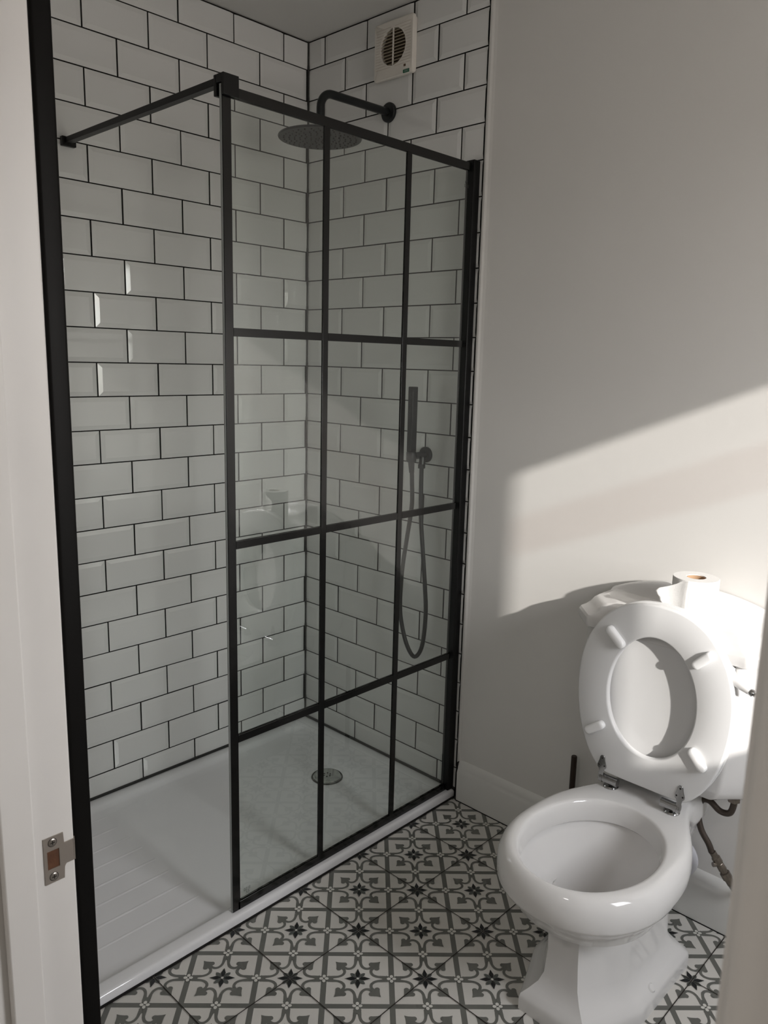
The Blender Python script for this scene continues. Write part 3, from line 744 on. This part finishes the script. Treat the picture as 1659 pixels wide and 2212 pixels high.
# bumpers on the ring
def capsule(mb, a, b, r, hgt):
    a = Vector(a); b = Vector(b); dd = (b - a).normalized(); nn = Vector((-dd.y, dd.x)); loops = []
    for rr, y in ((r, 0.0005), (r, -hgt * .55), (r * .88, -hgt * .85), (r * .55, -hgt), (r * .1, -hgt * 1.03)):
        L = []
        for k in range(9):
            t = PI / 2 + k * PI / 8; v = a + dd * (rr * math.cos(t)) + nn * (rr * math.sin(t)); L.append(v)
        for k in range(9):
            t = -PI / 2 + k * PI / 8; v = b + dd * (rr * math.cos(t)) + nn * (rr * math.sin(t)); L.append(v)
        loops.append([(v.x, lean(v.y) + y, v.y) for v in L])
    mb.loft(loops)
for a, b in (((1.420, .778), (1.450, .750)), ((1.638, .752), (1.664, .778)), ((1.652, .542), (1.676, .514)), ((1.388, .506), (1.418, .528))):
    mb = MB(); capsule(mb, a, b, .0112, .0135); mb.build('bumper', M['nylon'], to, smooth=True, angle=60)
# hinges
for sx, hx in ((-1, 1.452), (1, 1.612)):
    hz = .3665
    h0 = MB().lathe([(.0185, hz), (.0190, hz + .0035), (.0165, hz + .0065), (.0090, hz + .0075), (.0065, hz + .010), (.0065, hz + .018)], 28, Matrix.Translation((hx, -.226, 0))).build('hinge', M['chrome'], to, smooth=True)
    MB().tube([(hx - .023, -.238, hz + .024), (hx + .023, -.238, hz + .024)], .0105, 22).build('hinge_barrel', M['chrome'], h0, smooth=True)
    ex = hx - .020 if sx < 0 else hx + .014
    MB().tube([(ex - .004, -.238, hz + .024), (ex + .004, -.238, hz + .024)], .0115, 22).build('hinge_collar', M['chrome'], h0, smooth=True)
    qx = hx - .021 if sx < 0 else hx + .021
    bz = hz + .022
    pl = [(-.0065, bz), (.0065, bz), (.0060, bz + .020), (.0075, bz + .026), (.0115, bz + .030), (.0120, bz + .036), (.0100, bz + .042), (.0075, bz + .050), (.0062, bz + .058), (.0030, bz + .062), (-.0030, bz + .062), (-.0062, bz + .058), (-.0075, bz + .050), (-.0100, bz + .042), (-.0120, bz + .036), (-.0115, bz + .030), (-.0075, bz + .026), (-.0060, bz + .020)]
    mb = MB(); n_ = len(pl)
    fr = [(qx + a, lean(z) - .0032 - (.004 if z < bz + .01 else 0), z) for a, z in pl]; bk = [(p[0], p[1] + .003, p[2]) for p in fr]
    mb.loft([bk, fr]); mb.build('hinge_plate', M['chrome'], h0, bevel=.0008)
    for ax_, az_ in ((-.0075, .0355), (.0075, .0355), (0, .055)):
        T = Matrix.Translation((qx + ax_, lean(bz + az_) - .0031, bz + az_)) @ Matrix.Rotation(PI / 2, 4, 'X')
        MB().lathe([(.0023, 0), (.0020, .0008), (.0005, .0010)], 12, T).build('hinge_screw', M['dark'], h0)
# pan connector and pipework behind the bowl
MB().tube([(1.545, -.21, .125), (1.548, -.045, .13)], .046, 28).build('pan_connector', mat('grey_white_plastic', (.55, .56, .60), .3), to, smooth=True)
MB().lathe([(.058, 0), (.058, .006), (.052, .014), (.047, .016)], 32, Matrix.Translation((1.556, -.0165, .128)) @ Matrix.Rotation(PI / 2, 4, 'X')).build('connector_collar', mat('pale_sealing_collar', (.60, .60, .64), .3), to, smooth=True)

fh_ = thing('water_supply_hose', (1.70, -.08, .40), 'dark braided supply hose looping below the right side of the cistern', 'hose')
hp = [(1.706, -.09, .398), (1.708, -.09, .375), (1.700, -.088, .345), (1.676, -.085, .338), (1.648, -.082, .352), (1.628, -.08, .345), (1.621, -.08, .315), (1.633, -.08, .268), (1.655, -.078, .235), (1.664, -.076, .215)]
MB().tube(catmull(hp, 8), .0078, 14).build('flexible_hose', M['braid'], fh_, smooth=True)
MB().lathe([(.015, .380), (.015, .400)], 6, Matrix.Translation((1.706, -.09, 0))).build('hose_nut', M['brass'], fh_)
Ax = Vector((1.666, -.076, .216)); Bx = Vector((1.712, -.05, .135)); d = Bx - Ax
MB().tube([Ax, Ax + d * .14, Ax + d * .16, Ax + d * .34], [.0085, .0085, .011, .011], 8).build('tail_nut', M['brass'], fh_)
va = MB().tube([Ax + d * .34, Ax + d * .36, Ax + d * .55, Ax + d * .56, Ax + d * .62, Ax + d * .63, Ax + d * .82, Ax + d * .83, Bx], [.0085, .0095, .0105, .0085, .0085, .0125, .0125, .0100, .0100], 8).build('isolating_valve', M['brass'], fh_)
MB().tube([Ax + d * .36 + Vector((-.006, -.010, 0)), Ax + d * .36 + Vector((-.010, -.016, 0))], .006, 12).build('valve_screw', M['brass'], fh_)
MB().tube(catmull([Bx - d * .05, Bx + d * .12, Bx + Vector((.016, .012, -.022)), Bx + Vector((.026, .03, -.024))], 5), .009, 12).build('elbow', M['chrome'], fh_, smooth=True)

pp = MB(); pp.tube([(1.241, -.036, ZF + .001), (1.241, -.036, .297), (1.241, -.036, .2995)], [.0085, .0085, .0075], 18)
tag(pp.build('pipe_stub', M['pipe'], smooth=True), 'short upright dark capped pipe on the floor behind the toilet bowl', 'pipe')

# ------------------------------------------------------------------ toilet roll on the cistern
RX, RY, RZ, RR, RH = 1.573, -.121, .8238, .0530, .101
tr_ = thing('toilet_roll', (RX, RY, RZ), 'white toilet roll with torn end standing on the cistern lid', 'toilet roll')
T = Matrix.Translation((RX, RY, RZ))
MB().lathe([(.0225, .0005), (RR - .001, .0005), (RR, .002), (RR, RH - .002), (RR - .001, RH), (.0225, RH), (.0215, RH - .004), (.0215, .0045), (.0225, .0005)], 64, T, cap0=False, cap1=False).build('paper', M['paper'], tr_, smooth=True)
MB().lathe([(.0213, .001), (.0213, RH - .0015), (.0203, RH - .0015), (.0203, .001)], 48, T, cap0=False, cap1=False).build('cardboard_core', M['card'], tr_, smooth=True)
# loose sheet: leaves the roll on its camera-left side
mb = MB(); nu, nv = 16, 12; th0 = math.radians(262)
base = Vector((RX + (RR + .0006) * math.cos(th0), RY + (RR + .0006) * math.sin(th0)))
tan = Vector((math.sin(th0), -math.cos(th0)))
vs = []
for j in range(nv + 1):
    f = j / nv
    for i in range(nu + 1):
        t = i / nu
        ln = interp(f, [(0, .030), (.30, .042), (.55, .052), (.68, .058), (.72, .057), (.86, .026), (1, .006)]) + .0012 * math.sin(j * 9.1)
        s_ = ln * t - .012 * (1 - t)
        if s_ < 0:
            a = th0 - s_ / RR; x_, y_ = RX + (RR + .0008) * math.cos(a), RY + (RR + .0008) * math.sin(a)
        else:
            q = base + tan * s_ + Vector((-.3, -.95)) * (s_ * s_ * 6); x_, y_ = q.x, q.y
        vs.append((x_, y_, RZ + .002 + (RH - .003) * f - .004 * t * f))
fs = [(j * (nu + 1) + i, j * (nu + 1) + i + 1, (j + 1) * (nu + 1) + i + 1, (j + 1) * (nu + 1) + i) for j in range(nv) for i in range(nu)]
mb.add(vs, fs); ls = mb.build('loose_sheet', M['paper'], tr_, smooth=True, fix=False, angle=180)
so_ = ls.modifiers.new('thick', 'SOLIDIFY'); so_.thickness = .0004
